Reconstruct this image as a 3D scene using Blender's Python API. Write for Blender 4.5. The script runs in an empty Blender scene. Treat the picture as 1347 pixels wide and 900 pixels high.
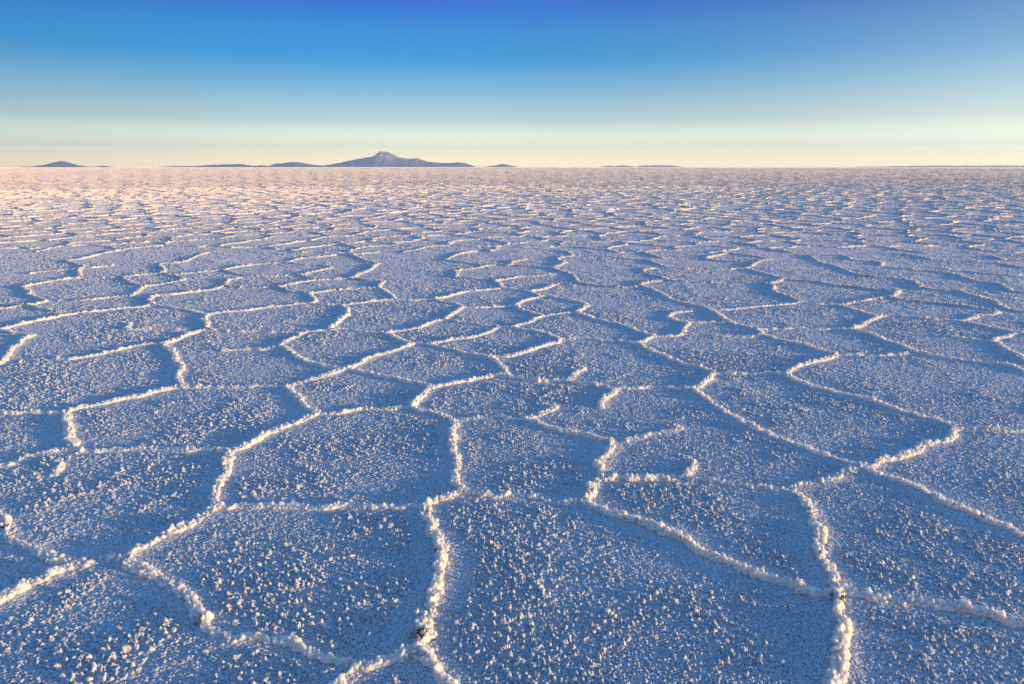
import bpy, math, random
import numpy as np
from mathutils import Vector
from mathutils.geometry import delaunay_2d_cdt

random.seed(7)
rng = np.random.default_rng(11)
scene = bpy.context.scene
COL = scene.collection
R = math.radians

# ------------------------------------------------------------------ camera
CAM_H = 1.6
F = 898.0                       # focal length in pixels of the 1347 px wide photograph
PITCH = math.atan((450 - 219.3) / F)
cam = bpy.data.objects.new('camera', bpy.data.cameras.new('camera'))
COL.objects.link(cam)
cam.location = (0, 0, CAM_H)
cam.rotation_euler = (math.pi / 2 - PITCH, 0, 0)
cam.data.sensor_width = 36
cam.data.lens = 36 * F / 1347
cam.data.clip_start = 0.05
cam.data.clip_end = 400000
scene.camera = cam

def ground_at(x, y):
    """point of the salt flat that the photograph shows at x, y"""
    a = (x - 673.5) / F; b = (450 - y) / F
    dy = math.cos(PITCH) + b * math.sin(PITCH)
    dz = -math.sin(PITCH) + b * math.cos(PITCH)
    k = CAM_H / -dz
    return (a * k, dy * k)

def in_frame(p):
    """(photo x, photo y) of a ground point, or None behind the viewer"""
    x, y = p
    cy, sy = math.cos(PITCH), math.sin(PITCH)
    depth = y * cy + CAM_H * sy
    if depth < 0.05: return None
    up = y * sy - CAM_H * cy
    return (673.5 + F * x / depth, 450 - F * up / depth)

# ------------------------------------------------------------------ noise
def hash2(ix, iy, seed):
    ix = (ix.astype(np.int64) & 0xffffffff).astype(np.uint32)
    iy = (iy.astype(np.int64) & 0xffffffff).astype(np.uint32)
    h = ix * np.uint32(374761393) + iy * np.uint32(668265263) + np.uint32((seed * 2246822519) & 0xffffffff)
    h = (h ^ (h >> np.uint32(13))) * np.uint32(1274126177)
    h = (h ^ (h >> np.uint32(16))) * np.uint32(2246822519)
    h = h ^ (h >> np.uint32(15))
    return h.astype(np.float32) / np.float32(4294967296.0)

def vnoise(x, y, s, seed):
    """value noise 0..1, features of size s metres"""
    x = x / s; y = y / s
    fx = np.floor(x); fy = np.floor(y)
    tx = (x - fx).astype(np.float32); ty = (y - fy).astype(np.float32)
    tx = tx * tx * (3 - 2 * tx); ty = ty * ty * (3 - 2 * ty)
    a = hash2(fx, fy, seed); b = hash2(fx + 1, fy, seed)
    c = hash2(fx, fy + 1, seed); d = hash2(fx + 1, fy + 1, seed)
    return (a + (b - a) * tx) * (1 - ty) + (c + (d - c) * tx) * ty

def fbm(x, y, s, seed, n=3):
    t = 0; a = 1; w = 0
    for i in range(n):
        t = t + a * vnoise(x, y, s / 2 ** i, seed + 17 * i); w += a; a *= .5
    return t / w

def domes(x, y, s, seed, dens, rmin, rmax, power=.5):
    """scattered round nodules: one candidate in each cell of size s; dens = share of cells that hold one.
    returns 0..1 dome heights (already scaled by the nodule's own size)"""
    fx = np.floor(x / s); fy = np.floor(y / s)
    out = np.zeros(x.shape, np.float32)
    for i in (-1, 0, 1):
        for j in (-1, 0, 1):
            cx = fx + i; cy = fy + j
            px = (cx + .15 + .7 * hash2(cx, cy, seed)) * s
            py = (cy + .15 + .7 * hash2(cx, cy, seed + 1)) * s
            q = hash2(cx, cy, seed + 2)
            rr = (rmin + (rmax - rmin) * hash2(cx, cy, seed + 3) ** 1.5) * s
            d2 = ((x - px) ** 2 + (y - py) ** 2) / rr ** 2
            v = np.clip(1 - d2, 0, 1) ** power * rr / (rmax * s)
            v = np.where(q < dens, v, 0).astype(np.float32)
            out = np.maximum(out, v)
    return out

# ------------------------------------------------------------------ meshes
def mesh_from(name, verts, quads, mat, parent=None, smooth=True, loc=(0, 0, 0)):
    """verts (n,3), quads (m,4) or (m,3) int array, linked as one object"""
    me = bpy.data.meshes.new(name)
    verts = np.ascontiguousarray(verts, np.float32); quads = np.ascontiguousarray(quads, np.int32)
    k = quads.shape[1]
    me.vertices.add(len(verts)); me.vertices.foreach_set('co', verts.ravel())
    me.loops.add(quads.size); me.loops.foreach_set('vertex_index', quads.ravel())
    me.polygons.add(len(quads))
    me.polygons.foreach_set('loop_start', np.arange(0, quads.size, k, dtype=np.int32))
    me.update(calc_edges=True)
    if smooth: me.polygons.foreach_set('use_smooth', np.ones(len(quads), bool))
    me.materials.append(mat)
    o = bpy.data.objects.new(name, me); COL.objects.link(o)
    o.location = loc
    if parent is not None: o.parent = parent
    return o

def tag(o, label=None, cat=None, group=None, kind=None):
    if label: o['label'] = label
    if cat: o['category'] = cat
    if group: o['group'] = group
    if kind: o['kind'] = kind
    return o

# ------------------------------------------------------------------ materials
def salt_material(name, base, dirt, dirt_at, grain=.45, sss=0.0, mott=.62, gscale=190, rad=(1, .55, .32)):
    m = bpy.data.materials.new(name); m.use_nodes = True
    nt = m.node_tree; N = nt.nodes; L = nt.links
    bs = N['Principled BSDF']
    bs.inputs['Roughness'].default_value = .75
    bs.inputs['Specular IOR Level'].default_value = .25
    if sss:
        bs.inputs['Subsurface Weight'].default_value = 1; bs.inputs['Subsurface Radius'].default_value = rad
        bs.inputs['Subsurface Scale'].default_value = sss
    geo = N.new('ShaderNodeNewGeometry')
    # crystal grain: every crystal face leans its own way
    n1 = N.new('ShaderNodeTexNoise'); n1.inputs['Scale'].default_value = gscale; n1.inputs['Detail'].default_value = 2
    L.new(geo.outputs['Position'], n1.inputs['Vector'])
    sub = N.new('ShaderNodeVectorMath'); sub.operation = 'SUBTRACT'; sub.inputs[1].default_value = (.5, .5, .5)
    L.new(n1.outputs['Color'], sub.inputs[0])
    scl = N.new('ShaderNodeVectorMath'); scl.operation = 'SCALE'; scl.inputs['Scale'].default_value = grain * 4
    L.new(sub.outputs[0], scl.inputs[0])
    add = N.new('ShaderNodeVectorMath'); add.operation = 'ADD'
    L.new(geo.outputs['Normal'], add.inputs[0]); L.new(scl.outputs[0], add.inputs[1])
    nor = N.new('ShaderNodeVectorMath'); nor.operation = 'NORMALIZE'; L.new(add.outputs[0], nor.inputs[0])
    L.new(nor.outputs[0], bs.inputs['Normal'])
    # colour: near white with faint buff dust and mud stains; the far crust's peach is painted low sun
    n2 = N.new('ShaderNodeTexNoise'); n2.inputs['Scale'].default_value = 9; n2.inputs['Detail'].default_value = 6
    n2.inputs['Roughness'].default_value = .7
    L.new(geo.outputs['Position'], n2.inputs['Vector'])
    r = N.new('ShaderNodeValToRGB')
    r.color_ramp.elements[0].position = dirt_at; r.color_ramp.elements[0].color = (*base, 1)
    r.color_ramp.elements[1].position = dirt_at + .1; r.color_ramp.elements[1].color = (*dirt, 1)
    L.new(n2.outputs['Fac'], r.inputs['Fac'])
    n3 = N.new('ShaderNodeTexNoise'); n3.inputs['Scale'].default_value = 140; n3.inputs['Detail'].default_value = 3
    L.new(geo.outputs['Position'], n3.inputs['Vector'])
    r3 = N.new('ShaderNodeValToRGB')
    r3.color_ramp.elements[0].position = .40; r3.color_ramp.elements[0].color = (mott, mott * 1.03, mott * 1.08, 1)
    r3.color_ramp.elements[1].position = .57; r3.color_ramp.elements[1].color = (1, 1, 1, 1)
    L.new(n3.outputs['Fac'], r3.inputs['Fac'])
    mx = N.new('ShaderNodeMix'); mx.data_type = 'RGBA'; mx.blend_type = 'MULTIPLY'; mx.inputs[0].default_value = 1
    L.new(r.outputs[0], mx.inputs[6]); L.new(r3.outputs[0], mx.inputs[7])
    L.new(mx.outputs[2], bs.inputs['Base Color'])
    return m

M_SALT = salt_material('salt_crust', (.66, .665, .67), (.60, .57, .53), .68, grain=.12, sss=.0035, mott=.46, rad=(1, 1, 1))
M_FAR = salt_material('distant_crust_sun_tint', (.90, .77, .64), (.84, .68, .54), .68, grain=.14, mott=.8, gscale=6)  # same salt far off, low-sun peach glow painted into its base colours
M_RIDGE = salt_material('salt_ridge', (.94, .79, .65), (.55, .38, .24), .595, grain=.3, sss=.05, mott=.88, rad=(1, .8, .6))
M_CLOD = salt_material('salt_clod', (.90, .83, .74), (.7, .6, .5), .75, grain=.3, sss=.02)
M_MUD = salt_material('mud', (.24, .16, .10), (.6, .5, .4), .48, grain=.5)

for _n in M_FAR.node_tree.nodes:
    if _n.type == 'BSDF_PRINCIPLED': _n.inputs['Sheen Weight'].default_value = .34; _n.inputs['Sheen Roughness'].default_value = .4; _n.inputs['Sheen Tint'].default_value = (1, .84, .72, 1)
for _n in M_SALT.node_tree.nodes:
    if _n.type == 'BSDF_PRINCIPLED': _n.inputs['Sheen Weight'].default_value = .26; _n.inputs['Sheen Roughness'].default_value = .4; _n.inputs['Sheen Tint'].default_value = (1, .88, .78, 1)
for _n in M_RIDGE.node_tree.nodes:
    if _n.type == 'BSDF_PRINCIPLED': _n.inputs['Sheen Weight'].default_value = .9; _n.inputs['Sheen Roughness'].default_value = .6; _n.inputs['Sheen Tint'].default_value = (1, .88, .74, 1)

# ------------------------------------------------------------------ ridges traced on the ground
J = {}
T = []       # (thickness, label, points)
def r(t, label, pts):
    q = [float(v) for v in pts.replace(',', ' ').split()]
    T.append((t, label, list(zip(q[::2], q[1::2]))))
r(1,'knobbly salt ridge dropping from the left edge to the lowest left junction','-22,668 0,680 8,686 6,699 15,714 33,722 48,730 65,734 83,739 96,740')
r(1.15,'thick salt ridge with an egg-shaped lump running off the lower left edge','96,740 83,753 68,758 50,767 28,777 12,790 0,795 -25,806')
r(.6,'thin ridge bridging the two junctions nearest the lower left corner','96,740 110,742 122,741 138,736 150,737 170,734')
r(1.1,'broad sunlit ridge rising from the hooked corner left of the big lower left plate','170,734 178,727 195,720 210,711 230,702 250,693 262,684 275,676 285,669')
r(.95,'curved ridge along the left rim of the big lower left plate, muddy near its foot','170,734 176,745 190,755 205,763 220,769 232,777 248,787 257,799 265,812 269,822 280,832 292,841 305,845')
r(.55,'low thin ridge along the bottom rim of the big lower left plate','305,845 325,843 345,845 370,846 395,852 410,861 430,868 445,872 470,878')
r(1,'stubby ridge leaving the bottom edge left of the small triangular plate','470,878 462,887 453,897 446,906 438,918')
r(.8,'crumbly ridge joining the bottom junction to the muddy spiked one','470,878 490,880 505,873 520,866 535,860 550,857')
r(1.1,'bright ridge forking from the muddy spiked junction to the bottom edge','550,857 562,867 573,880 583,891 590,902 596,916')
r(1.25,'tallest crumbly ridge, brown-stained at its foot, between the two largest bottom plates','550,857 552,845 557,832 560,817 567,805 569,790 578,775 578,757 583,740 577,722 571,705 563,687 559,675 561,667')
r(.6,'broken thin ridge along the top of the big lower left plate','285,669 305,668 322,666 340,667 357,667 387,669 424,670 457,667 487,668 527,668 561,667')
r(.75,'short gappy ridge linking the head of the tallest ridge to the next junction','561,667 569,661 587,657 602,652 608,649')
r(1.1,'upright bright ridge between the two middle plates, left of the square one','608,649 600,630 601,610 596,592 597,570 597,554')
r(.7,'nearly level ridge under the square middle plate','608,649 640,653 674,655 700,657 725,660 745,660 767,660')
r(1.05,'longest bright ridge slanting across the lower right to the muddy crossing','767,660 778,667 799,676 814,681 849,691 874,702 901,712 919,726 944,737 974,749 1011,762 1035,770 1060,779 1080,783 1101,786')
r(1.15,'thick white ridge running from the muddy crossing to the right edge','1101,786 1112,782 1130,785 1150,789 1170,791 1200,795 1235,799 1272,805 1305,814 1347,825 1374,832')
r(1.15,'twisted double-lobed ridge from the muddy crossing down to the bottom edge','1101,786 1104,795 1106,815 1110,830 1105,847 1110,865 1105,885 1098,899 1094,914')
r(1.15,'stout beaded ridge curving down into the muddy crossing from above','1101,786 1095,775 1092,762 1085,747 1077,727 1077,707 1072,690 1065,675 1056,662 1050,655 1038,648')
r(.9,'short steep stub just above the start of the longest lower ridge','767,660 776,652 781,642 790,630')
r(1.1,'bright upright ridge on the right side of the square middle plate','790,630 788,622 791,610 799,597 805,588 803,580')
r(.9,'ridge along the top of the square middle plate, up to a spiky spur','803,580 794,579 769,574 746,569 724,564 704,557 690,553')
r(.75,'tapering spur pointing up and right from the top left of the square plate','690,553 701,549 714,544 731,535')
r(.4,'very faint level ridge closing the top left of the square middle plate','597,553 620,552 645,550 670,552 690,553')
r(.75,'isolated broken spur reaching right from the top of the square plate','821,582 836,577 859,572 879,569 895,564')
r(.75,'wavy level ridge running right from the foot of the square plate','790,630 804,630 829,630 864,630 891,630 914,632 931,635 954,637 981,642 1006,644 1038,648')
r(.6,'tiny curled spur standing on the wavy level ridge','913,609 915,615 908,624 905,629')
r(.8,'beaded ridge climbing right from the head of the stout beaded ridge','1038,648 1042,645 1057,640 1085,634 1110,627 1130,617')
r(1.1,'strong ridge slanting off the right edge from the crossing of four plates','1130,617 1142,620 1165,629 1195,640 1222,651 1242,662 1272,674 1292,685 1315,694 1332,704 1347,710 1374,721')
r(1,'long ridge descending rightwards to the crossing of four plates','1130,617 1105,607 1080,600 1055,590 1030,580 1010,572 996,566 976,555 956,544 939,534 924,522 910,512')
r(.9,'bumpy ridge climbing right from the crossing of four plates','1130,617 1147,615 1165,606 1190,599 1210,591 1230,582 1250,577 1258,564')
r(.6,'level thin ridge leaving for the right edge from the bumpy ridge head','1258,564 1270,565 1292,566 1317,567 1347,568 1374,569')
r(.95,'long slanting ridge under the widest plate on the right','1258,564 1250,560 1222,552 1195,545 1170,537 1150,530 1130,524 1105,519 1075,511 1052,504 1033,494')
r(.5,'dim level ridge left of the widest right-hand plate','1033,494 1015,492 1004,492 974,493 940,492')
r(.9,'short bright hook leading down to the top of the long descending ridge','910,512 920,509 931,501 936,495 940,492')
r(.4,'hairline level ridge running left from the short bright hook','910,512 889,512 859,511 834,512 808,513')
r(.75,'bent spur hanging down into the plate above the square one','808,513 809,517 799,523 794,530 791,538')
r(.75,'gently sloping ridge above the bent hanging spur, carrying a small spur','808,513 794,509 766,506 749,502 724,502 699,501 668,497')
r(.7,'little upright spur on the gently sloping ridge','749,502 755,496 761,490 770,487')
r(.95,'short wavy ridge dropping steeply to the left end of the gently sloping ridge','668,497 663,489 654,479 645,472')
r(.55,'uneven arching thin ridge left of the short wavy ridge','668,497 649,496 624,500 599,504 568,510')
r(1,'short bright ridge leaning left from the arching thin one','568,510 562,517 552,526 540,536')
r(.9,'short ridge running down to the top of the upright bright ridge','540,536 554,542 577,546 597,553')
r(.45,'faint arched ridge with a pale lump in its middle, over the wide middle plate','540,536 512,539 487,538 469,540 447,544 419,545')
r(1.05,'long sunlit ridge rising right over the top left of the wide middle plate','419,545 409,549 387,557 362,567 337,581 325,587 304,595')
r(1.05,'steep ridge falling to the left side of the wide middle plate','304,595 302,605 297,620 287,635 282,650 287,665 285,669')
r(.65,'long level ridge in the left half with a beaded crest','304,595 275,593 245,593 212,591 180,592 150,594 120,595 93,592')
r(.85,'ridge sloping down to the left edge from the end of the beaded level one','93,592 82,592 62,597 42,602 20,610 0,616 -26,624')
r(1.05,'bright vertical zigzag ridge in the left part, above the beaded level one','93,592 97,585 92,575 90,557 84,545')
r(.5,'faint level ridge going to the left edge from the zigzag ridge','84,545 57,544 25,545 0,544 -26,544')
r(.9,'long ridge climbing right from the top of the zigzag ridge','84,545 100,539 120,536 145,530 170,524 190,521 210,515 236,510')
r(.55,'level thin ridge between the long climbing ridge and the kinked one','236,510 265,510 290,511 312,511 337,510 375,511')
r(.85,'beaded ridge climbing right towards the four-way crossing left of centre','375,511 387,507 412,501 432,495 457,487')
r(.95,'kinked ridge stepping down right to the sunlit ridge of the wide plate','375,511 377,515 392,525 404,537 419,545')
r(.85,'ridge sloping right from the four-way crossing left of centre','457,487 472,489 497,494 522,500 547,505 568,510')
r(.95,'bright ridge rising right from the four-way crossing left of centre','457,487 464,484 482,475 499,468 522,461 544,453')
r(.85,'ridge coming down from upper left to the four-way crossing left of centre','457,487 437,485 412,479 392,471 382,463 368,457')
r(.35,'broken hairline ridge left of the four-way crossing, fading out in the plate','368,457 350,460 330,460 310,461 290,462')
r(.95,'short bright slanting ridge over the upper left corner of the crossing plate','368,458 376,451 390,445 402,438')
r(.6,None,'402,438 380,439 356,438 320,437 290,435 275,434')
r(.9,None,'275,434 273,427 270,421 273,415')
r(.85,None,'275,434 266,435 254,440 240,445 228,450 217,453')
r(1,'tall wavy upright ridge in the left part below the large left plates','217,453 220,458 230,466 232,478 239,486 234,498 236,510')
r(.75,'sagging ridge running left across the open plate from the tall wavy one','217,453 194,454 170,458 156,462 130,468 112,471 94,473 70,473')
r(1.1,'thick leaning ridge close to the left edge','-22,484 0,480 9,474 14,462 24,454 34,446 46,443')
r(.7,None,'46,443 36,441 20,439 0,435 -20,431')
r(.95,None,'0,435 20,430 40,425 64,421 84,416 106,412')
r(.65,None,'106,412 124,411 150,408 170,406 190,404 199,401')
r(1,None,'199,401 197,396 201,391')
r(.75,None,'199,401 216,404 236,407 253,410 273,415')
r(.8,None,'201,391 212,389 230,388 251,385 270,383 282,381 297,377')
r(.9,None,'297,377 296,373 302,369 318,366')
r(.5,None,'297,377 310,378 330,379 350,379 365,378')
r(.85,None,'365,378 378,376 394,372 416,369')
r(.7,None,'365,378 378,383 390,386 406,387')
r(.75,None,'406,387 422,385 442,382 462,381 482,380 499,380')
r(.9,None,'406,387 414,393 415,397 410,400')
r(.8,None,'273,415 290,412 318,410 342,407 366,404 382,402 398,400 410,400')
r(.6,None,'410,400 426,402 449,402')
r(1,None,'449,402 456,409 456,415 448,422 440,428 432,435')
r(.75,None,'449,402 470,400 488,398 504,396 522,395')
r(.6,None,'432,435 418,436 402,438')
r(.6,None,'432,435 450,435 470,437 490,438 506,439')
r(.8,None,'506,439 518,444 530,449 544,453')
r(.85,None,'506,439 516,438 530,435 540,434 556,430 572,424 585,422')
r(.95,None,'585,422 592,417 600,411 610,405')
r(.85,None,'610,405 598,400 584,398 571,394')
r(.9,None,'571,394 586,392 600,388 616,384 640,382 661,380')
r(.5,None,'610,405 640,405 660,404 677,404')
r(.85,None,'677,404 684,399 696,395 712,391')
r(.85,None,'677,404 686,408 700,412 716,417')
r(.95,None,'716,417 706,420 696,425 684,429 671,432')
r(.55,None,'716,417 728,415 740,414 757,412')
r(.9,None,'757,412 765,408 774,402')
r(.8,None,'712,391 724,391 740,394 756,396 773,401')
r(.75,None,'712,391 696,384 680,382 661,380')
r(.8,None,'696,384 712,382 724,378 735,374')
r(.9,None,'661,380 660,376 652,370')
r(.6,None,'652,370 640,369 620,368 600,366')
r(.8,None,'600,366 601,361 600,358 608,356 626,354 642,350')
r(.6,None,'642,350 626,348 600,345 586,343')
r(.85,None,'586,343 594,339 606,334 628,331')
r(.75,None,'652,370 672,367 688,365 704,364 732,361')
r(.7,None,'642,350 657,349 670,350 676,345 696,342')
r(.7,None,'670,350 692,351 712,352 727,354')
r(.85,None,'727,354 740,348 744,346 734,341 754,337 744,330')
r(.95,None,'727,354 740,358 752,362 758,368 760,372')
r(.7,None,'760,372 776,375 800,378 830,379 843,377')
r(.8,None,'843,377 844,374 854,372 870,370')
r(1,None,'843,377 856,380 870,387 884,395 902,400 922,404 934,408')
r(1,None,'934,408 946,416 956,423 974,429 992,433 1002,441')
r(.85,None,'1002,441 1022,447 1046,452 1066,458 1080,462 1101,468')
r(.85,'slanting ridge above left of the widest right-hand plate','1101,468 1082,475 1055,482 1037,491 1033,494')
r(.5,None,'1101,468 1130,468 1160,469 1195,466')
r(.95,None,'1117,435 1143,440 1163,448 1183,454 1197,461')
r(.95,'long ridge sloping down right above the widest right-hand plate','1197,461 1225,469 1260,474 1292,478 1327,482 1347,489 1374,497')
r(.9,None,'1117,435 1131,430 1145,423 1159,417')
r(.4,None,'1117,435 1097,434 1077,434 1040,433 995,434')
r(.75,None,'1159,417 1147,415 1125,408 1101,402 1077,401 1056,399')
r(.9,None,'1056,399 1046,394 1030,389 1018,384 1018,377 1012,374')
r(.8,None,'1012,374 1022,371 1031,368')
r(.7,None,'1031,368 1026,366 1006,361 990,356 982,354')
r(.8,None,'982,354 990,350 993,348')
r(.65,None,'993,348 986,346 962,345 940,343 928,341')
r(.8,None,'928,341 938,338 956,334')
r(.7,None,'993,348 1000,344 1016,342')
r(.6,None,'945,330 956,334 974,335 994,338 1014,341')
r(.7,None,'1031,368 1050,370 1078,372 1101,376 1129,379 1153,382 1175,384')
r(.9,None,'1181,383 1175,390 1168,392')
r(.75,None,'1168,392 1151,394 1135,397 1121,399 1107,401')
r(.75,None,'1168,392 1189,396 1213,398 1237,401 1267,404 1289,407 1313,410')
r(.75,None,'1159,417 1173,416 1197,418 1221,421 1247,422 1260,423')
r(.85,None,'1260,423 1273,421 1287,416 1303,415 1315,412')
r(.85,None,'1260,423 1277,426 1303,432 1325,436 1347,440 1372,445')
r(.45,None,'1249,444 1267,446 1289,448 1306,450')
r(.95,None,'1306,450 1317,456 1331,464 1347,474 1364,482')
r(.7,None,'1306,450 1313,446 1325,443 1341,440 1360,438')
r(.85,None,'1063,336 1077,345 1089,348 1103,352 1117,358 1137,363 1157,366 1177,367 1195,369')
r(.9,None,'1195,369 1205,372 1211,378 1221,381 1237,383 1261,384 1277,389 1293,393')
r(.9,None,'1293,393 1309,398 1317,404 1331,409 1347,411 1370,413')
r(.75,None,'1097,336 1113,338 1125,343 1151,345 1160,347 1158,350')
r(.75,None,'1165,352 1189,354 1217,357 1241,359 1257,361')
r(.85,None,'1257,361 1275,368 1293,372 1317,376 1331,384 1347,386 1370,388')
r(.7,None,'1187,334 1207,338 1225,342 1249,344 1273,345 1295,346')
r(.7,None,'1305,337 1317,342 1333,343 1360,344')
r(.7,None,'1307,346 1325,349 1347,353 1368,355')
r(.7,None,'1273,357 1289,360 1317,362 1347,363 1368,363')
r(.8,None,'864,354 852,355 846,358 858,362 872,366 886,370 906,372')
r(.45,None,'906,372 934,373 958,372 982,373 1010,374')
r(.8,None,'851,343 864,347 878,352 894,354')
r(.45,None,'894,354 922,354 954,355 982,354')
r(.75,None,'842,330 854,335 870,340 890,340 918,341')
r(.5,None,'800,338 810,339 826,341 851,343')
r(.7,None,'910,410 886,413 881,419 896,424 906,425')
r(.8,None,'906,425 900,433 898,440')
r(.5,None,'906,425 930,425 954,425')
r(.6,None,'898,440 922,441 950,443 982,444 1002,442')
r(.5,None,'898,440 886,443 864,444')
r(.85,None,'864,444 856,443 842,438 828,431 810,427 792,423 774,417 757,412')
r(.85,None,'864,444 854,446 838,454')
r(1,'dark-streaked ridge slanting down right to the short bright hook','838,454 858,462 872,468 886,476 908,483 922,485 940,492')
r(.7,None,'838,454 822,451 800,450 770,447 736,446')
r(.8,None,'736,446 728,443 712,439 696,435 671,432')
r(.9,'bright slanting ridge above the short wavy ridge right of centre','736,446 736,450 712,457 692,464 668,470 654,470 645,472')
r(.5,None,'671,432 662,431 654,432')
r(.85,None,'654,432 648,436 632,442 616,446 592,448 574,452 565,454')
r(.75,None,'654,432 652,430 636,429 616,426 596,423 585,422')
r(.85,None,'565,454 576,457 594,461 616,466 634,468 645,472')
r(.5,None,'544,453 554,453 565,454')
r(1,None,'27,378 36,382 41,390 54,395 62,397')
r(.85,None,'27,378 34,377 60,372 84,368 108,366')
r(.85,None,'108,366 104,362 104,356 112,351 108,350 86,344')
r(.8,None,'86,344 112,340 132,335 154,331')
r(.7,None,'104,355 80,356 56,358 38,361')
r(.7,None,'112,352 120,353 140,351 156,350')
r(.5,None,'108,366 128,366 146,366 160,366')
r(.9,None,'160,366 170,371 188,378')
r(.9,None,'188,378 182,384 174,390')
r(.45,None,'174,390 156,391 142,392 120,395 97,396')
r(.75,None,'62,397 50,400 33,403')
r(.65,None,'33,403 50,406 68,410 98,411 106,412')
r(.65,None,'33,403 22,404 10,406 0,407 -20,410')
r(.7,None,'160,366 180,363 210,361')
r(.85,None,'210,361 216,356 212,348 226,347 244,345')
r(.8,None,'244,345 254,340 266,335 274,333')
r(.75,None,'210,361 222,362 236,365 243,369')
r(.7,None,'243,369 224,373 208,375 188,378')
r(.6,None,'222,362 240,361 260,359 270,358 292,356')
r(.8,None,'292,356 310,352 326,350 346,348 376,346')
r(.7,None,'292,356 308,360 322,363 350,364 394,363')
r(.8,None,'394,363 410,359 437,353')
r(.6,None,'437,353 426,350 398,349 376,346')
r(.75,None,'376,346 394,341 418,339 444,336')
r(.75,None,'394,363 404,365 417,369')
r(.6,None,'417,369 440,368 459,367')
r(.85,None,'459,367 470,363 488,355 498,347')
r(.85,None,'498,347 482,344 472,339 462,336 482,334 500,333')
r(.65,None,'459,367 480,369 506,371')
r(.85,None,'506,371 500,375 499,380')
r(.9,None,'499,380 508,384 516,390 520,395')
r(.5,None,'520,395 540,396 555,395 571,394')
r(.7,None,'174,426 166,434 176,435 210,435 246,437')
r(.5,None,'1056,399 1034,401 1010,403 990,405 960,408 934,408')
r(.6,'little bright dash of salt left of the zigzag ridge foot','84,611 78,617 72,622 71,628')


def smooth_line(P, ds):
    """Catmull-Rom through P, resampled every ds"""
    P = np.array(P, float)
    if len(P) == 2: P = np.array([P[0], (P[0] + P[1]) / 2, P[1]])
    Q = np.vstack([2 * P[0] - P[1], P, 2 * P[-1] - P[-2]])
    out = []
    for i in range(1, len(Q) - 2):
        p0, p1, p2, p3 = Q[i - 1], Q[i], Q[i + 1], Q[i + 2]
        n = max(2, int(np.linalg.norm(p2 - p1) / ds * 1.5))
        t = np.linspace(0, 1, n, endpoint=False)[:, None]
        out.append(.5 * (2 * p1 + (p2 - p0) * t + (2 * p0 - 5 * p1 + 4 * p2 - p3) * t ** 2 + (3 * p1 - p0 - 3 * p2 + p3) * t ** 3))
    out.append(P[-1:])
    C = np.vstack(out)
    s = np.r_[0, np.cumsum(np.linalg.norm(np.diff(C, axis=0), axis=1))]
    n = max(3, int(s[-1] / ds) + 1)
    u = np.linspace(0, s[-1], n)
    return np.c_[np.interp(u, s, C[:, 0]), np.interp(u, s, C[:, 1])], u

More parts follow.
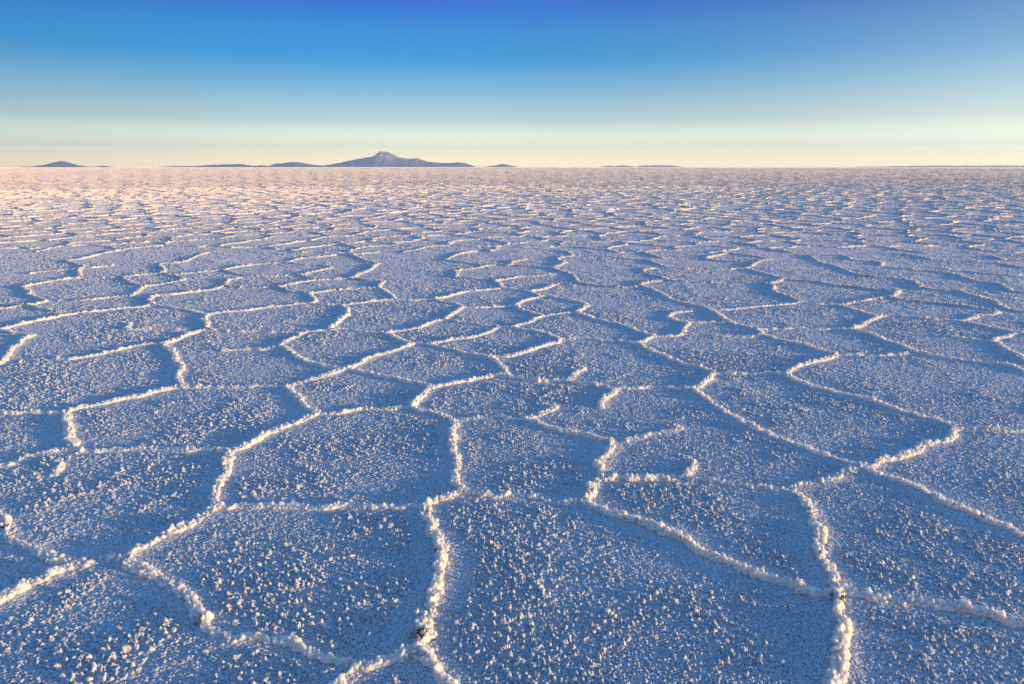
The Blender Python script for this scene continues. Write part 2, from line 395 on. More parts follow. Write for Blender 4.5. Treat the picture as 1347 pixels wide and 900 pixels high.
def ridge_grid(line, u, t, nc, seed, wig=1.0, fade=True):
    """a crumbly ridge of pushed-up salt along the line: (verts, quads)"""
    n = len(line); t = .34 + .68 * t
    tan = np.gradient(line, axis=0); tan /= np.linalg.norm(tan, axis=1)[:, None] + 1e-9
    nor = np.c_[-tan[:, 1], tan[:, 0]]
    z0 = np.full(n, float(seed) * 3.7)
    side = (fbm(u, z0, .16, seed, 3) - .5) * .045 * wig
    side += (vnoise(u, z0, .035, seed + 5) - .5) * .022 * wig
    end = np.minimum(u, u[-1] - u)
    side *= np.clip(end / .06, 0, 1)
    c = line + nor * side[:, None]
    hv = fbm(u, z0 + 9, .22, seed + 3, 3); hl = vnoise(u, z0 + 4, .045, seed + 8)
    h = .0225 * (.5 + .5 * t) * ((.10 + 1.45 * hv) * (.6 + .7 * hl) if u[1] < .006 else (.55 + .75 * hv) * (.75 + .4 * hl))
    w = (.0190 if u[1] < .006 else .0225) * (.6 + .4 * t) * (.6 + .8 * fbm(u, z0 + 2, .12, seed + 4, 2))
    if t < .7 and u[1] < .006:   # a faint ridge comes and goes
        gate = np.clip((fbm(u, z0 + 7, .18, seed + 6, 2) - .38) * 5, .7, 1); h = h * gate
    a = np.linspace(-1, 1, nc)
    lean = (vnoise(u, z0 + 11, .1, seed + 12) - .5) * 1.0
    prof = np.clip(1 - np.abs(a) ** 3.2, 0, 1) ** .65
    off = a[None, :] * w[:, None] * 1.25 + prof[None, :] * (lean * w)[:, None] * .5
    X = c[:, 0:1] + nor[:, 0:1] * off; Y = c[:, 1:2] + nor[:, 1:2] * off
    Z = prof[None, :] * h[:, None]
    # lumps of salt growing outward
    sA = (u[:, None] + 50 * seed) * np.ones((1, nc)); sB = off * 1.35 + Z * .9
    l1 = domes(sA, sB, .017, seed + 20, .75, .38, .72)
    l2 = domes(sA, sB, .010, seed + 30, .85, .45, .8)
    l3 = vnoise(sA, sB, .005, seed + 40) - .5
    l0 = domes(sA, sB, .050, seed + 15, .35, .20, .40) * .008 * t
    l1 = l1 * (.45 + 1.1 * vnoise(sA, sB, .05, seed + 44))
    sc = min(1, .7 + .3 * t)
    amp = (l0 + l1 * .0150 + l2 * .0070 + l3 * .005 - .0085) * sc
    mask = np.clip(prof * 2.2, 0, 1)[None, :] * np.ones((n, 1))
    ox = a[None, :] * 1.0
    Z = Z + amp * mask * (1.55 - 1.0 * np.abs(ox))
    X = X + nor[:, 0:1] * amp * ox * mask * .9; Y = Y + nor[:, 1:2] * amp * ox * mask * .9
    if n > 2 and u[1] > .012:
        gr = np.random.default_rng(seed + 7); Z = Z + gr.normal(0, .0065, Z.shape) * mask; X = X + gr.normal(0, .006, Z.shape); Y = Y + gr.normal(0, .006, Z.shape)
    Z[:, 0] = Z[:, -1] = -.03; Z[0, :] = np.minimum(Z[0, :], -.01) if fade else Z[0, :]
    if fade: Z[-1, :] = np.minimum(Z[-1, :], -.01)
    V = np.stack([X, Y, Z], -1).reshape(-1, 3)
    i = np.arange(n - 1)[:, None] * nc + np.arange(nc - 1)[None, :]
    Qd = np.stack([i, i + nc, i + nc + 1, i + 1], -1).reshape(-1, 4)
    return V, Qd

_ico = None
def ico():
    global _ico
    if _ico is None:
        import bmesh
        bm = bmesh.new(); bmesh.ops.create_icosphere(bm, subdivisions=2, radius=1)
        v = np.array([q.co[:] for q in bm.verts]); f = np.array([[q.index for q in p.verts] for p in bm.faces]); bm.free()
        _ico = (v, f)
    return _ico

def clod(centre, size, seed, flat=.8):
    """one lumpy crumb of salt: (verts, triangles)"""
    v, f = ico()
    g = np.random.default_rng(seed)
    k = g.normal(size=(5, 3)); ph = g.uniform(0, 6, 5)
    d = 1 + .16 * sum(np.sin(v @ (k[i] * 2.2) + ph[i]) for i in range(5)) / 1.6
    s = size * g.uniform(.75, 1.25, 3) * np.array([1, 1, flat])
    a = g.uniform(0, 6.28); rot = np.array([[math.cos(a), -math.sin(a), 0], [math.sin(a), math.cos(a), 0], [0, 0, 1]])
    return (v * d[:, None] * s) @ rot.T + np.array(centre), f

def merge(parts):
    V = []; Fs = []; n = 0
    for v, f in parts:
        V.append(v); Fs.append(f + n); n += len(v)
    return np.vstack(V), np.vstack(Fs)

def to_tris(q):
    return np.vstack([q[:, [0, 1, 2]], q[:, [0, 2, 3]]])

GROUP = 'raised salt ridges between the polygon plates'
LINES = []          # (line (n,2), thickness) for the ground's swell and the bare margin
def dirn(P):
    (x0, y0), (x1, y1) = sorted([P[0], P[-1]])
    g0, g1 = ground_at(x0, max(y0, 235)), ground_at(x1, max(y1, 235))
    sl = (y1 - y0) / max(1e-3, x1 - x0)
    if abs(sl) < .07: return 'running level across'
    if abs(sl) > 1.3: return 'running away from the viewer'
    return 'slanting down to the right' if sl > 0 else 'slanting up to the right'

count = 0
for k, (t, label, P) in enumerate(T):
    G = [ground_at(*p) for p in P]
    dist = np.mean([math.hypot(*g) for g in G])
    ds = max(.0035, .0013 * dist)
    line, u = smooth_line(G, ds)
    nc = int(np.clip(.085 / ds, 9, 25)) | 1
    V, Q = ridge_grid(line, u, t, nc, 100 + k)
    if not label:
        mx = sum(p[0] for p in P) / len(P); my = sum(p[1] for p in P) / len(P)
        size = 'short' if u[-1] < .6 else ('long' if u[-1] > 1.5 else 'middling')
        label = f'{size} {"faint" if t < .7 else "bright"} salt ridge {dirn(P)}, {round(mx / 13.47)}% across and {round(my / 9)}% down the photo'
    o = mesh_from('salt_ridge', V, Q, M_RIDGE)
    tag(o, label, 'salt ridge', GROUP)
    LINES.append((line, t, P))
    # crumbs broken off the ridge: one part
    if dist < 9 and t > .45:
        g = np.random.default_rng(500 + k); crumbs = []
        for q in range(int(u[-1] * (34 if dist < 5 else 18) * t)):
            i = g.integers(3, len(line) - 3) if len(line) > 8 else 1
            tn = line[min(i + 1, len(line) - 1)] - line[i - 1]; tn /= np.linalg.norm(tn)
            off = g.normal(0, .020) ; sz = g.uniform(.003, .008) * (1 + .5 * (g.random() < .1))
            zz = max(0, .028 * t * (1 - (abs(off) / .025) ** 2)) * g.uniform(.4, 1)
            crumbs.append(clod((line[i][0] - tn[1] * off, line[i][1] + tn[0] * off, zz + sz * .3), sz, 9000 + k * 61 + q))
        if crumbs:
            Vc, Fc = merge(crumbs)
            mesh_from('crumbs', Vc, Fc, M_RIDGE, o)['kind'] = 'stuff'

RIDGES = [o for o in bpy.data.objects if o.name.startswith('salt_ridge')]
def ridge_named(words):
    for o in RIDGES:
        if words in o['label']: return o
    raise KeyError(words)
def heap(items, seed, mm=None):
    """items: (photo x, photo y, radius m, height m) lumps fused into one mesh"""
    out = []
    for q, (px_, py_, rad_, hh) in enumerate(items):
        g = ground_at(px_, py_); out.append(clod((g[0], g[1], hh), rad_, seed * 100 + q, .85))
    return merge(out)
def scatter_on(px_, py_, n, spread, rad_, hh, seed):
    g = np.random.default_rng(seed); c = ground_at(px_, py_); out = []
    for q in range(n):
        out.append(clod((c[0] + g.normal(0, spread), c[1] + g.normal(0, spread * 1.3), hh * g.uniform(.3, 1.1)), rad_ * g.uniform(.5, 1.2), seed * 37 + q, .8))
    return merge(out)
# mud pushed up from under the crust: parts of the ridges that carry it
for words, px_, py_, n, sp, rd, hh in (
        ('thick white ridge running from the muddy crossing', 1101, 791, 26, .012, .007, .026),
        ('tallest crumbly ridge', 552, 842, 24, .011, .007, .028),
        ('curved ridge along the left rim', 266, 820, 14, .010, .006, .020),
        ('knobbly salt ridge', 7, 697, 8, .008, .005, .022),
        ('thick salt ridge with an egg-shaped lump', 84, 750, 9, .010, .005, .014),
        ('tallest crumbly ridge', 575, 727, 8, .007, .005, .020),
        ('longest bright ridge', 1052, 778, 9, .014, .004, .012),
        ('short steep stub', 779, 648, 8, .009, .005, .020),
        ('kinked ridge stepping', 404, 535, 5, .009, .005, .016),
        ('crumbly ridge joining', 537, 862, 7, .010, .005, .014)):
    V, Fc = scatter_on(px_, py_, n, sp, rd, hh, int(px_))
    o = mesh_from('mud_clod', V, Fc, M_MUD, ridge_named(words)); o['label'] = 'dark brown mud clods in the ridge'
# big lumps grown on single ridges
for words, items in (
        ('thick salt ridge with an egg-shaped lump', [(68, 759, .021, .022), (72, 757, .018, .020), (64, 761, .016, .018)]),
        ('tallest crumbly ridge', [(549, 826, .010, .030), (549, 818, .009, .044), (558, 826, .011, .030), (560, 819, .008, .042), (552, 836, .012, .020)]),
        ('bright ridge forking', [(549, 858, .020, .018), (556, 862, .017, .020), (545, 862, .012, .016)]),
        ('broad sunlit ridge', [(176, 731, .014, .022), (171, 735, .013, .018)]),
        ('thick white ridge running from the muddy crossing', [(1104, 780, .013, .020), (1166, 790, .014, .018), (1197, 795, .012, .018)]),
        ('twisted double-lobed ridge', [(1097, 850, .013, .020), (1097, 860, .013, .016), (1101, 872, .012, .014), (1093, 897, .014, .020), (1092, 906, .014, .016)]),
        ('stubby ridge leaving the bottom edge', [(468, 882, .011, .018), (474, 879, .010, .020)])):
    V, Fc = heap(items, len(words))
    mesh_from('salt_lump', V, Fc, M_CLOD, ridge_named(words))
# loose pieces of crust lying on the plates
for k, (label, items) in enumerate((
        ('loose knob of salt right of the tallest crumbly ridge', [(567, 840, .012, .008), (572, 838, .009, .014), (563, 843, .008, .006)]),
        ('elongated clump of fused salt beads on the largest bottom plate', [(703, 768, .008, .006), (707, 771, .010, .008), (710, 775, .010, .007), (714, 778, .008, .006), (705, 773, .007, .005)]),
        ('curled crescent of salt on the lower right plate', [(1275, 752, .007, .006), (1272, 756, .007, .007), (1273, 761, .008, .006), (1279, 764, .007, .006), (1286, 763, .006, .005), (1284, 753, .005, .005)]),
        ('short white dash of salt above the beads, beside the tallest ridge', [(619, 777, .005, .004), (624, 777, .005, .005), (630, 777, .006, .005), (636, 778, .005, .004), (641, 779, .004, .003)]),
        ('tilted flake of crust with a dark shaded lip below the isolated spur', [(893, 599, .008, .004), (899, 601, .009, .006), (906, 603, .009, .006), (911, 606, .006, .006)]),
        ('cluster of salt beads near the middle of the largest bottom plate', [(799, 806, .009, .007), (804, 811, .010, .008), (809, 813, .008, .007), (795, 819, .008, .006), (786, 829, .009, .007), (781, 833, .009, .007)]))):
    V, Fc = heap(items, 40 + k)
    tag(mesh_from('salt_clump', V, Fc, M_CLOD), label, 'salt clump')


# ------------------------------------------------------------------ ridges further off and beside the frame
def cell_edges():
    pts = []
    s = 1.22
    for i in range(-60, 61):
        for j in range(-6, 60):
            x = (i + .5 * (j % 2) + random.uniform(-.36, .36)) * s; y = (j + random.uniform(-.36, .36)) * s * .92
            rr = math.hypot(x, y); th = math.atan2(x, max(y, 1e-3)) if y > 0 else 9
            if rr < 54 and (abs(th) < 1.05 or rr < 9): pts.append((x, y))
    rr = 55.0; c = 44
    while rr < 700:
        n = int(2.1 * c)
        for q in range(n):
            th = -1.05 + 2.1 * (q + random.uniform(.1, .9)) / n; ra = rr * (1 + random.uniform(-.4, .4) / c)
            pts.append((ra * math.sin(th), ra * math.cos(th)))
        rr *= 1 + 1 / c
    res = delaunay_2d_cdt([Vector(p) for p in pts], [], [], 0, 1e-6)
    vs, faces = res[0], res[2]
    cc = []; ed = {}
    for fi, f in enumerate(faces):
        a, b, d = (vs[q] for q in f)
        D = 2 * (a.x * (b.y - d.y) + b.x * (d.y - a.y) + d.x * (a.y - b.y))
        if abs(D) < 1e-9: cc.append(None); continue
        a2, b2, d2 = a.length_squared, b.length_squared, d.length_squared
        cc.append(((a2 * (b.y - d.y) + b2 * (d.y - a.y) + d2 * (a.y - b.y)) / D,
                   (a2 * (d.x - b.x) + b2 * (a.x - d.x) + d2 * (b.x - a.x)) / D))
        for q in range(3):
            e = tuple(sorted((f[q], f[(q + 1) % 3]))); ed.setdefault(e, []).append(fi)
    out = []
    for e, fs in ed.items():
        if len(fs) != 2: continue
        p, q = cc[fs[0]], cc[fs[1]]
        if p is None or q is None: continue
        L = math.dist(p, q); m = ((p[0] + q[0]) / 2, (p[1] + q[1]) / 2); d = math.hypot(*m)
        if L < .08 or L > max(3.0, d / 8): continue
        out.append((p, q, m, d))
    return out

EDGE_Y = 333
def inside_traced(p):
    f = in_frame(p)
    return f is not None and f[1] > EDGE_Y and -18 < f[0] < 1365

def batch_ridges(E, t, n, nc, rg):
    """many plain ridges at once: E (k,4) end points, n points along, nc across"""
    E = np.array(E, float); k = len(E)
    p = E[:, :2]; q = E[:, 2:]; L = np.linalg.norm(q - p, axis=1)
    tn = (q - p) / L[:, None]; no = np.c_[-tn[:, 1], tn[:, 0]]
    s = np.linspace(0, 1, n)
    bend = np.clip(rg.normal(0, .012, (k, n)), -.03, .03) + rg.normal(0, .02, (k, n)) * np.maximum(L[:, None] - 1.5, 0); bend[:, 0] = bend[:, -1] = 0
    bend = bend + .07 * np.sin(s[None, :] * math.pi * rg.integers(1, 4, (k, 1))) * rg.normal(0, 1, (k, 1)) * L[:, None]
    C = p[:, None, :] + (q - p)[:, None, :] * s[None, :, None] + no[:, None, :] * bend[:, :, None]
    h = .046 * t[:, None] * rg.uniform(.35, 1.2, (k, n)) * (.5 + rg.random((k, 1)) * .8)
    w = .026 * (.5 + .5 * t[:, None]) * rg.uniform(.7, 1.3, (k, n))
    a = np.linspace(-1, 1, nc); prof = 1 - np.abs(a) ** 2
    off = a[None, None, :] * w[:, :, None] * 1.2
    XY = C[:, :, None, :] + no[:, None, None, :] * off[..., None]
    Zz = prof[None, None, :] * h[:, :, None] + rg.normal(0, .004, (k, n, nc)); Zz[:, :, 0] = Zz[:, :, -1] = -.02
    V = np.concatenate([XY, Zz[..., None]], -1).reshape(-1, 3)
    i = np.arange(k)[:, None, None] * n * nc + np.arange(n - 1)[None, :, None] * nc + np.arange(nc - 1)[None, None, :]
    return V, np.stack([i, i + nc, i + nc + 1, i + 1], -1).reshape(-1, 4)

EDGES = []; individual = []; side = []
for p, q, m, d in cell_edges():
    if any(inside_traced((p[0] + (q[0] - p[0]) * a / 8, p[1] + (q[1] - p[1]) * a / 8)) for a in range((-1 if d < 12 else 1), (10 if d < 12 else 8))): continue
    f = in_frame(m)
    visible = f is not None and 0 < f[0] < 1347 and f[1] < 900
    L = math.dist(p, q)
    if d < 24:
        t = random.choice((1, .95, .9, .85, .8, .7))
        nx, ny = -(q[1] - p[1]) / L, (q[0] - p[0]) / L
        mids = [p]
        for z in (1, 2, 3):
            a = z / 4; b = random.uniform(-.09, .09) * L
            mids.append((p[0] + (q[0] - p[0]) * a + nx * b, p[1] + (q[1] - p[1]) * a + ny * b))
        mids.append(q)
        line, u = smooth_line(mids, max(.02, .0022 * d))
        V, Q = ridge_grid(line, u, t, 9, 3000 + len(individual) + len(side))
        (individual if visible else side).append((d, V, Q))
        LINES.append((line, t, None))
    else:
        EDGES.append((p[0], p[1], q[0], q[1], d))
individual.sort(key=lambda e: e[0])
n_ind = max(0, 300 - len(T))
for d, V, Q in individual[:n_ind]:
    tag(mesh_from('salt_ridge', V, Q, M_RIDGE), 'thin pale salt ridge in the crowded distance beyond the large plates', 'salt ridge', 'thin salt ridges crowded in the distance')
rest = [(V, Q) for _, V, Q in individual[n_ind:] + side]
EDGES = np.array(EDGES)
rg = np.random.default_rng(5)
a = EDGES[EDGES[:, 4] < 60]; b = EDGES[EDGES[:, 4] >= 60]
rest.append(batch_ridges(a[:, :4], rg.choice([1.1, 1, .9, .8], len(a)), 26, 5, rg))
rest.append(batch_ridges(b[:, :4], np.full(len(b), 1.0), 15, 3, rg))
V, Q = merge(rest)
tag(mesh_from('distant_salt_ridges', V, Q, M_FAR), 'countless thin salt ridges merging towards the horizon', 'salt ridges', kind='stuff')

# ------------------------------------------------------------------ the salt flat: one sheet to the horizon
fine = np.linspace(-.80, .80, 1240)
tail = np.linspace(.80, math.pi, 46)[1:]
theta = np.r_[-tail[::-1], fine, tail[:-1]]     # wraps round
rad = [0.12]
while rad[-1] < 74000:
    q = rad[-1]
    if q < 1.35: q *= 1.12
    elif q < 4: q *= 1.0012
    elif q < 38: q *= 1.00165
    elif q < 400: q *= 1.0065
    else: q *= 1.03
    rad.append(q)
rad = np.array(rad)
nr, nt_ = len(rad), len(theta)
print('sheet', nr, nt_, nr * nt_)
TH, RA = np.meshgrid(theta, rad)
X = (RA * np.sin(TH)); Y = (RA * np.cos(TH))
# distance to the nearest ridge, for its swell and the bare margin beside it
D = np.full(X.shape, 9.0, np.float32)
for line, t, _ in LINES:
    rr = np.hypot(line[:, 0], line[:, 1])
    if rr.min() > 32: continue
    step = max(1, int(.03 / max(1e-4, np.linalg.norm(line[1] - line[0]))))
    pts = line[::step]
    for c0 in range(0, len(pts), 12):
        seg = pts[c0:c0 + 13]
        a = np.arctan2(seg[:, 0], seg[:, 1]); q = np.hypot(seg[:, 0], seg[:, 1]); mg = .22
        if a.max() - a.min() > 3: continue
        i0 = np.searchsorted(rad, q.min() - mg); i1 = np.searchsorted(rad, q.max() + mg)
        am = mg / max(q.min(), .3)
        j0 = np.searchsorted(theta, a.min() - am); j1 = np.searchsorted(theta, a.max() + am)
        if i1 <= i0 or j1 <= j0: continue
        bx = X[i0:i1, j0:j1].astype(np.float32); by = Y[i0:i1, j0:j1].astype(np.float32)
        best = D[i0:i1, j0:j1]
        for s in seg:
            np.minimum(best, np.sqrt((bx - np.float32(s[0])) ** 2 + (by - np.float32(s[1])) ** 2) / np.float32(max(t, .35)), out=best)
Z = np.zeros(X.shape, np.float32)
k = np.argmax(rad > 60)
x, y, dr = X[:k], Y[:k], D[:k]
swell = .007 * np.exp(-(dr / .06) ** 2)
margin = np.clip((dr - .034 - .05 * vnoise(x, y, .15, 77)) / .05, 0, 1)
patch = fbm(x + .3 * y, y * 1.2, .55, 5, 3)
patch2 = fbm(x, y, .12, 9, 2)
dens_big = np.clip((patch - .50) * 4.5 + (patch2 - .5) * 2.2 + .30, .01, .9)
dens_mid = np.clip((patch - .47) * 3.6 + (patch2 - .5) * 2.0 + .12 + np.clip((RA[:k] - 2.5) * .05, 0, .20), .02, .92)
bare = np.clip((fbm(x, y, .38, 83, 3) - .36) * 9, .0, 1)
zz = swell + (fbm(x, y, .9, 31, 2) - .5) * .010
zz += margin * (domes(x, y, .027, 41, dens_big * .55, .24, .44) * .0135)
zz += margin * (domes(x, y, .0185, 51, dens_mid * .75, .32, .52) * .0095)
zz += margin * (domes(x, y, .045, 47, np.clip((patch - .58) * 5, 0, .7), .20, .32) * .0125)
zz *= (.4 + .6 * bare)
zz += (.45 + .55 * margin) * (.6 + .4 * bare) * (domes(x, y, .0115, 61, .75, .36, .60) * .0080)
zz += (vnoise(x, y, .02, 71) - .5) * .003
Z[:k] = zz
x, y = X[k:], Y[k:]
Z[k:] = (hash2(np.arange(nr - k)[:, None] * np.ones((1, nt_)), np.arange(nt_)[None, :] * np.ones((nr - k, 1)), 3) - .5) * np.clip(.0004 * RA[k:], .014, .30)
Z -= RA ** 2 / (2 * 6.371e6)        # the flat follows the round earth: the horizon is 4.5 km away
V = np.stack([X, Y, Z], -1).reshape(-1, 3)
i = np.arange(nr - 1)[:, None] * nt_; j = np.arange(nt_)[None, :]; j2 = (j + 1) % nt_
Q = np.stack([i + j, i + j2, i + nt_ + j2, i + nt_ + j], -1).reshape(-1, 4)
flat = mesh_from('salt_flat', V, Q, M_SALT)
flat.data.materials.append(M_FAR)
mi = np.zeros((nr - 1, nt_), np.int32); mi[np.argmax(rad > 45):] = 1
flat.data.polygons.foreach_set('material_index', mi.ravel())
flat.data.polygons.foreach_set('use_smooth', np.zeros(len(flat.data.polygons), bool))
tag(flat, 'flat white salt crust cracked into polygon plates up to the horizon', 'salt flat', kind='structure')
cap = np.vstack([[0, 0, 0], V[:nt_]])          # closes the small round gap under the viewer
capf = np.array([[0, 1 + (q + 1) % nt_, 1 + q] for q in range(nt_)])
fl = mesh_from('ground_patch', cap, capf, M_SALT, flat)

# ------------------------------------------------------------------ mountains on the horizon
def mountain_material(name, rock, pale):
    m = bpy.data.materials.new(name); m.use_nodes = True
    N = m.node_tree.nodes; L = m.node_tree.links; bs = N['Principled BSDF']
    bs.inputs['Roughness'].default_value = .95; bs.inputs['Specular IOR Level'].default_value = .1
    tc = N.new('ShaderNodeTexCoord')
    n = N.new('ShaderNodeTexNoise'); n.inputs['Scale'].default_value = .0016; n.inputs['Detail'].default_value = 7
    L.new(tc.outputs['Object'], n.inputs['Vector'])
    rp = N.new('ShaderNodeValToRGB')
    rp.color_ramp.elements[0].position = .42; rp.color_ramp.elements[0].color = (*rock, 1)
    rp.color_ramp.elements[1].position = .62; rp.color_ramp.elements[1].color = (*pale, 1)
    L.new(n.outputs['Fac'], rp.inputs['Fac']); L.new(rp.outputs[0], bs.inputs['Base Color'])
    return m
M_ROCK = mountain_material('volcanic_rock', (.48, .40, .39), (.70, .54, .47))
M_ISLE = mountain_material('brown_island_rock', (.16, .09, .05), (.24, .14, .08))

def range_on_horizon(name, prof, dist, label, seed, mat=M_ROCK, rough=.35, depth=None, step=None):
    """prof: outline (photo x, photo y) turned into heights at the true distance; a heightfield with spurs and gullies"""
    px = np.array([p[0] for p in prof], float); py = np.array([p[1] for p in prof], float)
    wx = (px - 673.5) / F * dist * math.cos(PITCH); wz = (219.3 - py) / F * dist * math.cos(PITCH) ** 2
    x0, x1 = wx[0], wx[-1]; W = x1 - x0
    step = step or dist * .00055
    n = max(24, int(W / step)); depth = depth or min(W * .6, 9000)
    m = max(16, int(depth / step / 1.3))
    xs = np.linspace(x0, x1, n); ts = np.linspace(-1, 1, m)
    crest = np.interp(xs, wx, wz)
    k = np.ones(3) / 3; crest = np.convolve(np.pad(crest, 1, mode='edge'), k, 'valid') * .5 + crest * .5
    Xg, Tg = np.meshgrid(xs, ts)
    hmax = crest.max()
    wob = (fbm(Xg, Tg * 0, W * .16, seed + 2, 3) - .5) * .35
    tt = Tg - wob * (1 - Tg ** 2)
    fall = np.clip(1 - np.abs(tt), 0, 1) ** 1.25
    Hg = crest[None, :] * fall
    gx = Xg / (W * .05); gy = Tg * depth / (W * .05) * .35
    rid = 1 - np.abs(2 * fbm(gx, gy, 1.0, seed + 5, 4) - 1)
    mid = np.clip(4 * np.abs(tt) * (1 - np.abs(tt)), 0, 1)
    Hg = Hg * (1 - rough * mid * (1 - rid) * 1.6)
    Hg = Hg - 430 * (np.abs(Tg) > .999); Hg[:, 0] = Hg[:, -1] = -430
    Vm = np.stack([Xg - (x0 + x1) / 2, Tg * depth / 2, Hg - 8], -1).reshape(-1, 3)
    i = np.arange(m - 1)[:, None] * n + np.arange(n - 1)[None, :]
    Qm = np.stack([i, i + 1, i + n + 1, i + n], -1).reshape(-1, 4)
    o = mesh_from(name, Vm, Qm, mat, loc=((x0 + x1) / 2, dist, 0))
    return tag(o, label, 'mountain' if 'mountain' in name else 'hill', kind='structure')

MAIN = [(424, 219.3), (432, 217), (440, 215), (450, 213), (460, 211), (468, 209.8), (475, 208.4), (482, 207), (490, 206.4), (495, 204.2), (499, 201.4), (503, 199), (506, 199.6), (510, 199.2),
        (514, 201), (518, 203), (522, 205.2), (526, 207.2), (532, 208), (538, 208.6), (543, 208.9), (549, 207.4), (553, 209.6), (558, 211.2), (563, 212.6), (570, 213.2), (576, 213.8), (580, 214.6),
        (586, 214.2), (592, 214.6), (600, 213.7), (608, 213.8), (613, 214.6), (618, 216.4), (624, 218.6), (628, 219.3)]
range_on_horizon('mountain', MAIN, 60000, 'large peaked volcano on the horizon with sunlit pink summit faces', 3, rough=.55, depth=10500, step=28)
range_on_horizon('mountain', [(40, 219.3), (50, 218), (60, 216.6), (68, 214.6), (74, 213), (79, 211.6), (82, 212.4), (85, 211.8), (90, 213.6), (97, 215.6), (104, 217.2), (114, 219.3)], 56000,
                 'small lone twin-topped peak on the horizon near the left edge', 13, rough=.45, step=40)
range_on_horizon('hill', [(124, 219.3), (130, 218.3), (136, 217.9), (141, 218.5), (146, 219.3)], 56000, 'tiny low hill just beside the lone twin-topped peak', 17, step=60)
range_on_horizon('hill', [(226, 219.3), (231, 218.3), (236, 218.6), (244, 218.2), (252, 218.5), (262, 218.3), (272, 217.2), (282, 216.6), (292, 216.3), (300, 215.8), (306, 216.2), (313, 215.2), (320, 215.6), (326, 217), (334, 218), (346, 218.4), (352, 219.3)],
                 62000, 'long low grey hills tapering away west of the brown islet', 19, step=60)
range_on_horizon('hill', [(332, 219.3), (336, 218.1), (340, 217.4), (345, 217.1), (350, 217.7), (356, 219.3)], 24000, 'small dark brown islet standing out of the salt flat', 23, mat=M_ISLE, step=20)
range_on_horizon('hill', [(352, 219.3), (358, 216.8), (364, 214.8), (370, 214.9), (378, 213.6), (386, 212.8), (394, 213.4), (401, 214.6), (408, 216), (416, 217.2), (426, 217.6), (434, 219.3)], 66000,
                 'rounded grey foothills joining the flank of the large volcano', 29, step=50)
range_on_horizon('hill', [(636, 219.3), (644, 218.2), (652, 217.4), (658, 216.2), (662, 215.2), (667, 216.6), (673, 217.6), (680, 219.3)], 60000, 'small pointed hill standing apart beyond the volcano', 37, step=40)
range_on_horizon('hill', [(792, 219.3), (798, 218), (804, 217.7), (808, 218.9), (814, 217.9), (821, 217.4), (826, 218.3), (832, 218.2), (834, 219.3)], 70000, 'broken faint hilltops on the horizon right of the middle', 41, step=60)
range_on_horizon('hill', [(838, 219.3), (843, 217.6), (852, 217.8), (862, 217.3), (872, 217.6), (882, 217.4), (888, 218), (894, 219.3)], 70000, 'flat-topped faint hill beside the broken hilltops', 43, step=60)
range_on_horizon('hill', [(1160, 219.3), (1180, 218.5), (1210, 218), (1240, 217.8), (1280, 217.9), (1310, 217.7), (1347, 217.8), (1400, 218), (1440, 219.3)], 54000, 'very long low blue rise along the horizon at the right edge', 47, step=90)

# ------------------------------------------------------------------ air
SUN_EL, SUN_AZ = 4.5, 108.0        # azimuth clockwise from the viewing direction
hz = bpy.data.materials.new('air'); hz.use_nodes = True
N = hz.node_tree.nodes; L = hz.node_tree.links
N.remove(N['Principled BSDF'])
pv = N.new('ShaderNodeVolumePrincipled'); pv.inputs['Color'].default_value = (.55, .75, 1.0, 1)
pv.inputs['Density'].default_value = HAZE = 3.0e-5
pv.inputs['Anisotropy'].default_value = .3
L.new(pv.outputs[0], N['Material Output'].inputs['Volume'])
import bmesh
bm = bmesh.new(); bmesh.ops.create_cone(bm, cap_ends=True, segments=96, radius1=82000, radius2=82000, depth=1)
for v in bm.verts: v.co.z = -520 if v.co.z < 0 else 1420
me = bpy.data.meshes.new('haze'); bm.to_mesh(me); bm.free(); me.materials.append(hz)
ho = bpy.data.objects.new('haze', me); COL.objects.link(ho)
tag(ho, 'pale dusty air that softens the mountains on the horizon', 'haze', kind='stuff')

# ------------------------------------------------------------------ light
sun = bpy.data.objects.new('sun', bpy.data.lights.new('sun', 'SUN')); COL.objects.link(sun)
sun.data.energy = 4.5; sun.data.angle = R(.6); sun.data.color = (1.0, .66, .29)
d = Vector((math.sin(R(SUN_AZ)) * math.cos(R(SUN_EL)), math.cos(R(SUN_AZ)) * math.cos(R(SUN_EL)), math.sin(R(SUN_EL))))
sun.rotation_euler = d.to_track_quat('Z', 'Y').to_euler()
w = bpy.data.worlds.new('World'); scene.world = w; w.use_nodes = True
N = w.node_tree.nodes; L = w.node_tree.links
bg = N['Background']; bg.inputs['Strength'].default_value = .12
sky = N.new('ShaderNodeTexSky'); sky.sky_type = 'NISHITA'; sky.sun_disc = False
sky.sun_elevation = R(SUN_EL); sky.sun_rotation = R(SUN_AZ)
sky.altitude = 3600; sky.air_density = 1.0; sky.dust_density = .6; sky.ozone_density = 2.0
tc = N.new('ShaderNodeTexCoord'); sp = N.new('ShaderNodeSeparateXYZ'); L.new(tc.outputs['Generated'], sp.inputs[0])
rp = N.new('ShaderNodeValToRGB'); cr = rp.color_ramp
SKYRAMP = [(0.0, (1, 1, 1)), (1.0, (1, 1, 1))]; SIDE = 1.0; AUREOLE = (1.5, 1.6, 1.4)
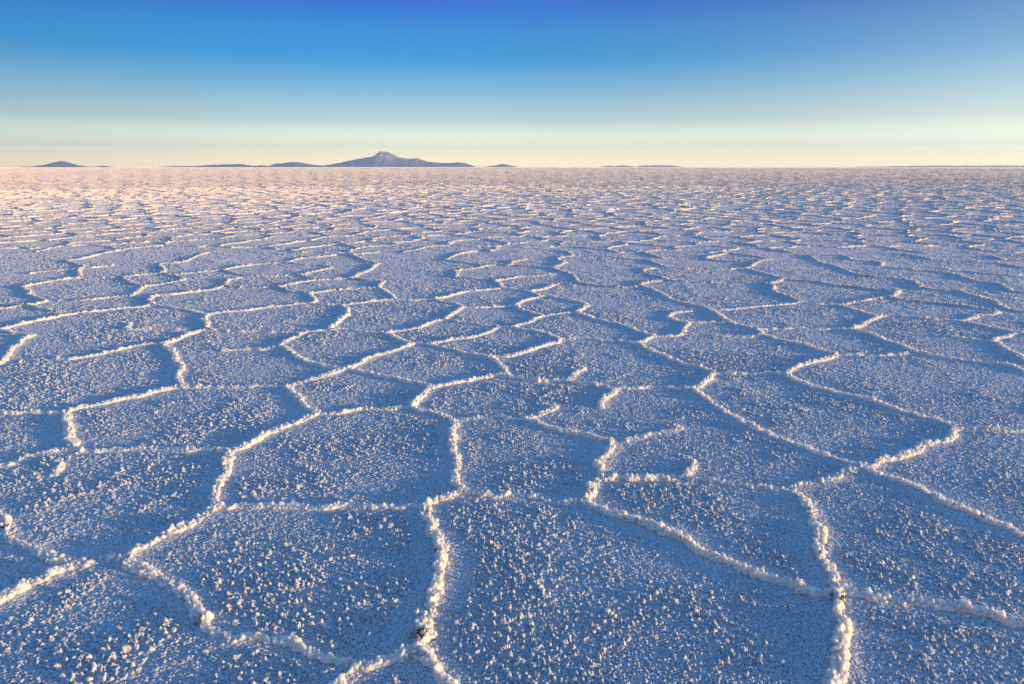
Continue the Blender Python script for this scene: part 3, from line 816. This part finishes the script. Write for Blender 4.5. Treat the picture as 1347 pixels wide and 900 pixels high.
SKYRAMP = [(0.0, (10.4744, 7.4961, 5.3668)), (0.0076, (10.4744, 7.4961, 5.3668)), (0.0159, (9.632, 6.7983, 4.5283)), (0.0252, (3.7876, 2.7273, 1.9711)), (0.0609, (1.5529, 1.2267, 0.9745)), (0.1005, (0.6391, 0.9035, 0.9317)), (0.1389, (0.0089, 0.6497, 0.9489)), (0.1759, (0.0, 0.5742, 0.9565)), (0.2071, (0.0, 0.3675, 1.0086)), (0.3, (0.95, 1.55, 2.1)), (0.6, (1.6, 2.1, 2.45)), (1.0, (1.7, 2.15, 2.55))]
SIDE = 1.0; AUREOLE = (4.2,4.3,3.7)

cr.elements[0].position = SKYRAMP[0][0]; cr.elements[0].color = (*SKYRAMP[0][1], 1)
cr.elements[1].position = SKYRAMP[-1][0]; cr.elements[1].color = (*SKYRAMP[-1][1], 1)
for p, c in SKYRAMP[1:-1]:
    e = cr.elements.new(p); e.color = (*c, 1)
L.new(sp.outputs['Z'], rp.inputs['Fac'])
mx = N.new('ShaderNodeMix'); mx.data_type = 'RGBA'; mx.blend_type = 'MULTIPLY'; mx.inputs[0].default_value = 1
L.new(sky.outputs[0], mx.inputs[6]); L.new(rp.outputs[0], mx.inputs[7])
# thinner air straight ahead and to the left, bright aureole towards the sun on the right
xx = N.new('ShaderNodeMath'); xx.operation = 'MULTIPLY'; L.new(sp.outputs['X'], xx.inputs[0]); L.new(sp.outputs['X'], xx.inputs[1])
xa = N.new('ShaderNodeMath'); xa.operation = 'MULTIPLY_ADD'; L.new(xx.outputs[0], xa.inputs[0]); xa.inputs[1].default_value = SIDE; xa.inputs[2].default_value = 1
xn = N.new('ShaderNodeMath'); xn.operation = 'MINIMUM'; L.new(sp.outputs['X'], xn.inputs[0]); xn.inputs[1].default_value = 0
xq = N.new('ShaderNodeMath'); xq.operation = 'MULTIPLY'; L.new(xn.outputs[0], xq.inputs[0]); L.new(xn.outputs[0], xq.inputs[1])
xb = N.new('ShaderNodeMath'); xb.operation = 'MULTIPLY_ADD'; L.new(xq.outputs[0], xb.inputs[0]); xb.inputs[1].default_value = 1.0; L.new(xa.outputs[0], xb.inputs[2])
xd = N.new('ShaderNodeMath'); xd.operation = 'DIVIDE'; xd.inputs[0].default_value = 1; L.new(xb.outputs[0], xd.inputs[1])
ms = N.new('ShaderNodeVectorMath'); ms.operation = 'SCALE'; L.new(mx.outputs[2], ms.inputs[0]); L.new(xd.outputs[0], ms.inputs['Scale'])
xp = N.new('ShaderNodeMath'); xp.operation = 'MAXIMUM'; L.new(sp.outputs['X'], xp.inputs[0]); xp.inputs[1].default_value = 0
x2 = N.new('ShaderNodeMath'); x2.operation = 'POWER'; L.new(xp.outputs[0], x2.inputs[0]); x2.inputs[1].default_value = 2
az = N.new('ShaderNodeMath'); az.operation = 'MULTIPLY_ADD'; az.use_clamp = True; L.new(sp.outputs['Z'], az.inputs[0]); az.inputs[1].default_value = -4.5; az.inputs[2].default_value = 1
x3 = N.new('ShaderNodeMath'); x3.operation = 'MULTIPLY'; L.new(x2.outputs[0], x3.inputs[0]); L.new(az.outputs[0], x3.inputs[1])
au = N.new('ShaderNodeVectorMath'); au.operation = 'SCALE'; au.inputs[0].default_value = AUREOLE; L.new(x3.outputs[0], au.inputs['Scale'])
sm = N.new('ShaderNodeVectorMath'); sm.operation = 'ADD'; L.new(ms.outputs[0], sm.inputs[0]); L.new(au.outputs[0], sm.inputs[1])
L.new(sm.outputs[0], bg.inputs['Color'])

vs = scene.view_settings
vs.view_transform = 'Standard'; vs.look = 'None'; vs.exposure = 1.3; vs.gamma = 1; vs.use_curve_mapping = False
scene.cycles.use_denoising = True
scene.cycles.max_bounces = 5; scene.cycles.diffuse_bounces = 3; scene.cycles.volume_bounces = 0
